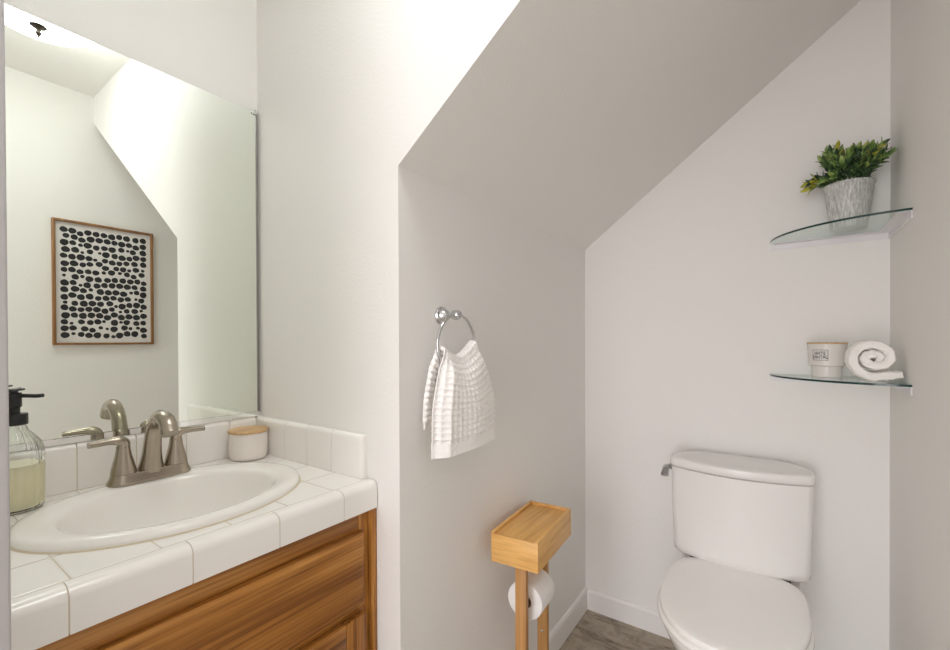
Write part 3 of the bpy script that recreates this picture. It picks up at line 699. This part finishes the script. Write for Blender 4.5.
# ------------------------------------------------------------------ potted plant
PC = Vector((1.468, 1.068, ZU+0.0063))
t = thing('potted_plant', 'leafy green artificial plant in a galvanised pot on the upper glass shelf', 'plant', PC)
def flute(t_, h): return 1+0.012*math.cos(40*t_)*(1 if 0.006 < h < 0.128 else 0)
bm = new_bm(); lathe(bm, [(0.0425, 0), (0.0440, 0.001), (0.0445, 0.004), (0.0610, 0.131), (0.0635, 0.133), (0.0635, 0.137), (0.0600, 0.137), (0.0590, 0.118), (0.001, 0.116)], PC, 240, rad=flute); obj('pot', bm, GALV, t, smooth=50)
bm = new_bm(); lathe(bm, [(0.057, 0.112), (0.0575, 0.120), (0.040, 0.130), (0.001, 0.134)], PC, 32); obj('moss', bm, SOIL, t)
def add_leaf(bm, base, d, nrm, ln, w, mi):
    d = d.normalized(); side = d.cross(nrm).normalized(); nrm = side.cross(d).normalized()
    rows = [(0, 0.10), (0.25, 0.75), (0.5, 1.0), (0.78, 0.62), (1.0, 0.03)]
    vv = []
    for s, ww in rows:
        c = base + d*ln*s - nrm*ln*0.22*s*s
        vv.append([bm.verts.new(c - side*w*ww*0.5 + nrm*w*0.18*ww), bm.verts.new(c), bm.verts.new(c + side*w*ww*0.5 + nrm*w*0.18*ww)])
    for a, b in zip(vv, vv[1:]):
        for k in (0, 1):
            f = bm.faces.new((a[k], a[k+1], b[k+1], b[k])); f.material_index = mi
rng = random.Random(11)
def sprig(root, tip, tone, nl=9):
    bm = new_bm(); root, tip = Vector(root), Vector(tip)
    mid = (root+tip)/2 + Vector((0, 0, 0.018)); pts = bez([root, mid, tip], 8)
    tube(bm, pts, 0.0014, 6, mi=0)
    m = len(pts)
    for i in range(nl):
        s = 0.22+0.78*i/(nl-1); k = min(m-1, int(s*(m-1))); p = pts[k]
        d0 = (pts[min(k+1, m-1)]-pts[max(k-1, 0)]).normalized()
        az = i*2.4+rng.random(); e1 = d0.orthogonal().normalized(); e2 = d0.cross(e1)
        sd = e1*math.cos(az)+e2*math.sin(az)
        d = d0*(0.75+0.6*s)+sd*(0.75-0.35*s)
        mi = 0
        if s > 0.5: mi = tone if rng.random() < 0.65 else rng.choice((0, 1))
        elif rng.random() < 0.25: mi = 1
        q = p+d.normalized()*0.03
        if q.x > XE-0.012 or q.y > YC-0.012: d = d0
        add_leaf(bm, p, d, sd.cross(d).cross(d)*-1 if False else (d0-sd*0.3), 0.024+0.009*rng.random(), 0.0108+0.003*rng.random(), mi)
    for v in bm.verts:
        v.co.x = min(v.co.x, XE-0.003); v.co.y = min(v.co.y, YC-0.003)
    o = obj('sprig', bm, [LEAF_D, LEAF_L, LEAF_Y], t, smooth=60)
    md = o.modifiers.new('leaf_thickness', 'SOLIDIFY'); md.thickness = 0.0007
zt = PC.z+0.125
tips = [(-0.100, -0.010, 0.020, 2), (-0.092, 0.01, 0.048, 0), (-0.108, -0.02, 0.034, 2), (-0.060, -0.055, 0.030, 1), (-0.080, 0.02, 0.062, 0), (-0.040, -0.065, 0.032, 1),
        (-0.058, 0.0, 0.132, 1), (-0.052, 0.02, 0.110, 0), (-0.045, -0.01, 0.098, 0), (-0.030, -0.02, 0.128, 2), (-0.035, -0.045, 0.088, 0), (-0.012, 0.03, 0.118, 2), (-0.004, -0.045, 0.098, 1), (0.010, -0.01, 0.118, 0), (0.022, 0.025, 0.128, 1),
        (0.030, -0.045, 0.108, 1), (0.036, 0.01, 0.132, 2), (0.050, -0.03, 0.126, 1), (0.058, 0.02, 0.118, 0), (0.074, -0.040, 0.128, 1), (0.082, -0.02, 0.112, 0), (0.086, -0.05, 0.092, 1), (0.075, 0.01, 0.090, 0), (0.055, -0.06, 0.075, 0), (0.015, -0.07, 0.070, 0), (-0.015, 0.05, 0.105, 0), (-0.020, -0.06, 0.065, 0), (0.045, 0.05, 0.10, 0),
        (-0.025, 0.0, 0.085, 0), (0.0, -0.03, 0.080, 0), (0.025, -0.02, 0.090, 0), (0.05, -0.045, 0.095, 0), (0.065, -0.03, 0.085, 0), (-0.06, -0.02, 0.070, 0), (-0.048, -0.03, 0.105, 1), (-0.02, 0.01, 0.118, 1), (0.018, -0.04, 0.112, 1), (0.062, -0.05, 0.108, 2), (-0.064, 0.01, 0.085, 1), (0.09, -0.03, 0.105, 1)]
for dx, dy, dz, tone in tips:
    if dz > 0.065: dz = min(0.142, dz - 0.28*dx + 0.008)
    r = Vector((dx, dy, 0)); r = r*min(1, 0.032/max(r.length, 1e-6))
    sprig((PC.x+r.x, PC.y+r.y, zt-0.002), (PC.x+dx*0.96, PC.y+dy, zt+dz*0.90), tone, 13)

# ------------------------------------------------------------------ candle
CC = Vector((1.4165, 1.078, ZL+0.0063))
t = thing('candle_jar', 'grey glass candle jar with wooden lid on the lower glass shelf', 'candle', CC)
bm = new_bm(); lathe(bm, [(0.0365, 0), (0.0380, 0.0015), (0.0388, 0.033), (0.0408, 0.035), (0.0466, 0.0375), (0.0502, 0.1045), (0.0480, 0.1045), (0.045, 0.05), (0.001, 0.045)], CC, 56); obj('jar', bm, CANDLE_GLASS, t, smooth=30)
bm = new_bm(); lathe(bm, [(0.048, 0.1047), (0.0518, 0.1049), (0.0520, 0.1085), (0.0510, 0.1095), (0.0005, 0.1097)], CC, 48); obj('lid', bm, ACACIA, t)
# printed paper label wrapped on the jar, facing the room
ca = math.atan2(-1, -0.27) + math.radians(0)
def on_jar(s, z, out=0.0005):
    """s metres along the jar's skin from the label middle, z above the jar foot"""
    r = 0.0466+(0.0502-0.0466)*(z-0.0375)/(0.1045-0.0375)+out; a = ca+s/r
    return CC+Vector((r*math.cos(a), r*math.sin(a), z))
s0, s1, z0, z1 = -0.0295, 0.0125, 0.0535, 0.0865
bm = new_bm()
def strip(bm, s0, s1, z0, z1, out, mi, n=10):
    a = [bm.verts.new(on_jar(lerp(s0, s1, k/n), z0, out)) for k in range(n+1)]; b = [bm.verts.new(on_jar(lerp(s0, s1, k/n), z1, out)) for k in range(n+1)]
    for k in range(n): f = bm.faces.new((a[k], a[k+1], b[k+1], b[k])); f.material_index = mi
strip(bm, s0, s1, z0, z1, 0.0004, 0)
for q in ((s0, s1, z0, z0+0.0012), (s0, s1, z1-0.0012, z1), (s0, s0+0.0012, z0, z1), (s1-0.0012, s1, z0, z1)): strip(bm, *q, 0.0006, 1)
lb = obj('label', bm, [LABEL_P, INK], t, smooth=60)
FONT5 = {'W': ['10001', '10001', '10101', '11011', '10001'], 'H': ['10001', '10001', '11111', '10001', '10001'], 'I': ['1', '1', '1', '1', '1'], 'T': ['11111', '00100', '00100', '00100', '00100'],
         'E': ['1111', '1000', '1110', '1000', '1111'], 'S': ['1111', '1000', '1111', '0001', '1111'], 'A': ['01110', '10001', '11111', '10001', '10001'], 'N': ['10001', '11001', '10101', '10011', '10001'], 'L': ['1000', '1000', '1000', '1000', '1111']}
bm = new_bm()
for word, zt_ in (('WHITE', 0.0810), ('SANTAL', 0.0685)):
    px = 0.00122; pz = 0.0020; wt = sum(len(FONT5[c][0])+1 for c in word)-1; s = (s0+s1)/2-wt*px/2
    for c in word:
        g = FONT5[c]
        for r_ in range(5):
            for q in range(len(g[0])):
                if g[r_][q] == '1': strip(bm, s+q*px, s+(q+1)*px, zt_-(r_+1)*pz, zt_-r_*pz, 0.0007, 0, 1)
        s += (len(g[0])+1)*px
obj('lettering', bm, INK, lb, smooth=None)

# ------------------------------------------------------------------ rolled washcloth
WC = Vector((1.5085, 0.930, ZL+0.0063))
bm = new_bm()
th = 0.0235
spi = []
turns = 1.9
for k in range(121):
    f = k/120; a = -PI*0.5 - (1-f)*turns*2*PI        # ends at the bottom
    r = 0.0015+(0.0445)*f
    kz = 0.80+0.37*f; spi.append((r*(1.22-0.13*f)*math.cos(a)+0.004*(1-f), 0.0445+r*kz*math.sin(a)))
lift = 0.0445-0.0460*1.17
spi = [(x, z-lift+th*0.55) for x, z in spi]
end = spi[-1]
for k in range(1, 15): spi.append((end[0]+0.0042*k, end[1]+0.0006*k-0.0000))
# thicken the spiral into a ribbon, extrude it along y with puffy edges
def ribbon(off, yy, shrink=1.0):
    L_, R_2 = [], []
    for i, (x, z) in enumerate(spi):
        a = spi[max(i-1, 0)]; b = spi[min(i+1, len(spi)-1)]; dx, dz = b[0]-a[0], b[1]-a[1]; l = math.hypot(dx, dz); nx, nz = -dz/l, dx/l
        wob = 1+0.07*math.sin(i*0.9+yy*60)+0.06*math.sin(i*2.3+yy*90)
        e = 1.0 if 3 < i < len(spi)-4 else 0.75
        h = th*0.5*shrink*wob*e
        L_.append((x+nx*h, z+nz*h)); R_2.append((x-nx*h, z-nz*h))
    return [(WC.x+min(x, 0.0655), WC.y+yy, WC.z+max(z, 0.0008)) for x, z in L_+R_2[::-1]]
loft(bm, [ribbon(0, 0.002, 0.45), ribbon(0, 0.0, 0.72), ribbon(0, 0.003, 0.92), ribbon(0, 0.010, 1.0), ribbon(0, 0.03, 1.0), ribbon(0, 0.06, 1.0), ribbon(0, 0.082, 1.0), ribbon(0, 0.089, 0.8), ribbon(0, 0.090, 0.4)], True, True, True)
tag(obj('rolled_washcloth', bm, TERRY, None, WC, smooth=60), 'white rolled-up terry washcloth on the lower glass shelf', 'washcloth')

# ------------------------------------------------------------------ ceiling light
DC = Vector((0.942, -0.310, H))
t = thing('ceiling_light', 'lit white glass dome ceiling light with dark bronze finial', 'ceiling light', DC)
bm = new_bm(); lathe(bm, [(0.172, -0.0005), (0.176, -0.006), (0.176, -0.022), (0.150, -0.026), (0.001, -0.026)], DC, 64); obj('base_pan', bm, TRIM, t, smooth=30)
bm = new_bm(); lathe(bm, [(0.177, -0.024), (0.181, -0.027), (0.180, -0.034), (0.172, -0.050), (0.145, -0.067), (0.105, -0.080), (0.055, -0.088), (0.012, -0.090)], DC, 72, cap0=False, cap1=False); obj('glass_dome', bm, DOME, t, smooth=60)
bm = new_bm(); lathe(bm, [(0.0240, -0.0865), (0.0245, -0.0900), (0.0190, -0.0945), (0.0090, -0.0990), (0.0060, -0.1050), (0.0070, -0.1080), (0.0095, -0.1120), (0.0095, -0.1160), (0.0060, -0.1210), (0.0040, -0.1250), (0.0050, -0.1285), (0.0005, -0.1310)], DC, 32); obj('finial', bm, BRONZE, t, smooth=40)

# ------------------------------------------------------------------ framed print on the right wall, seen in the mirror
y0, y1, z0, z1 = -0.163, 0.243, 1.178, 1.787
t = thing('framed_print', 'wood framed print of black pebble spots reflected in the mirror', 'picture', (XE, (y0+y1)/2, z0))
fw, fd = 0.011, 0.026
bm = new_bm()
for a, b, c, d in ((y0, y0+fw, z0, z1), (y1-fw, y1, z0, z1), (y0+fw, y1-fw, z0, z0+fw), (y0+fw, y1-fw, z1-fw, z1)): box(bm, (XE-fd, a, c), (XE-0.0005, b, d), 0.001)
obj('frame', bm, FRAME_WOOD, t)
bm = new_bm(); box(bm, (XE-0.012, y0+fw, z0+fw), (XE-0.004, y1-fw, z1-fw), mi=0)
rg = random.Random(5)
dots = []
iy0, iy1, iz0, iz1 = y0+0.028, y1-0.028, z0+0.032, z1-0.032
nc, nr = 11, 17
for i in range(nr):
    for j in range(nc):
        dots.append([iy0+(j+0.5+0.3*(0.5 if i % 2 else -0.5))*(iy1-iy0)/nc+rg.uniform(-0.008, 0.008), iz0+(i+0.5)*(iz1-iz0)/nr+rg.uniform(-0.009, 0.009), rg.uniform(0.007, 0.0095) if rg.random() < 0.12 else rg.uniform(0.0130, 0.0165)])
for it in range(220):                      # let the pebbles push each other apart
    for a in range(len(dots)):
        for b in range(a):
            A_, B_ = dots[a], dots[b]; dx, dz = A_[0]-B_[0], A_[1]-B_[1]; d = math.hypot(dx, dz) or 1e-6; g = A_[2]+B_[2]+0.0016-d
            if g > 0:
                A_[0] += dx/d*g*0.3; A_[1] += dz/d*g*0.3; B_[0] -= dx/d*g*0.3; B_[1] -= dz/d*g*0.3
    for q in dots: q[0] = min(max(q[0], iy0+q[2]), iy1-q[2]); q[1] = min(max(q[1], iz0+q[2]), iz1-q[2])
for y, z, r in dots:
    ph = rg.uniform(0, 6.28); el = rg.uniform(0.94, 1.04)
    vs = [bm.verts.new((XE-0.0122, y+r*(1+0.05*math.cos(2*a+ph))*math.cos(a), z+r*el*0.95*(1+0.06*math.cos(3*a+ph))*math.sin(a))) for a in [2*PI*k/18 for k in range(18)]]
    f = bm.faces.new(vs); f.material_index = 1
obj('print', bm, [PRINT, INK], t, smooth=None)

for o in bpy.data.objects:
    if '_o' in o: del o['_o']
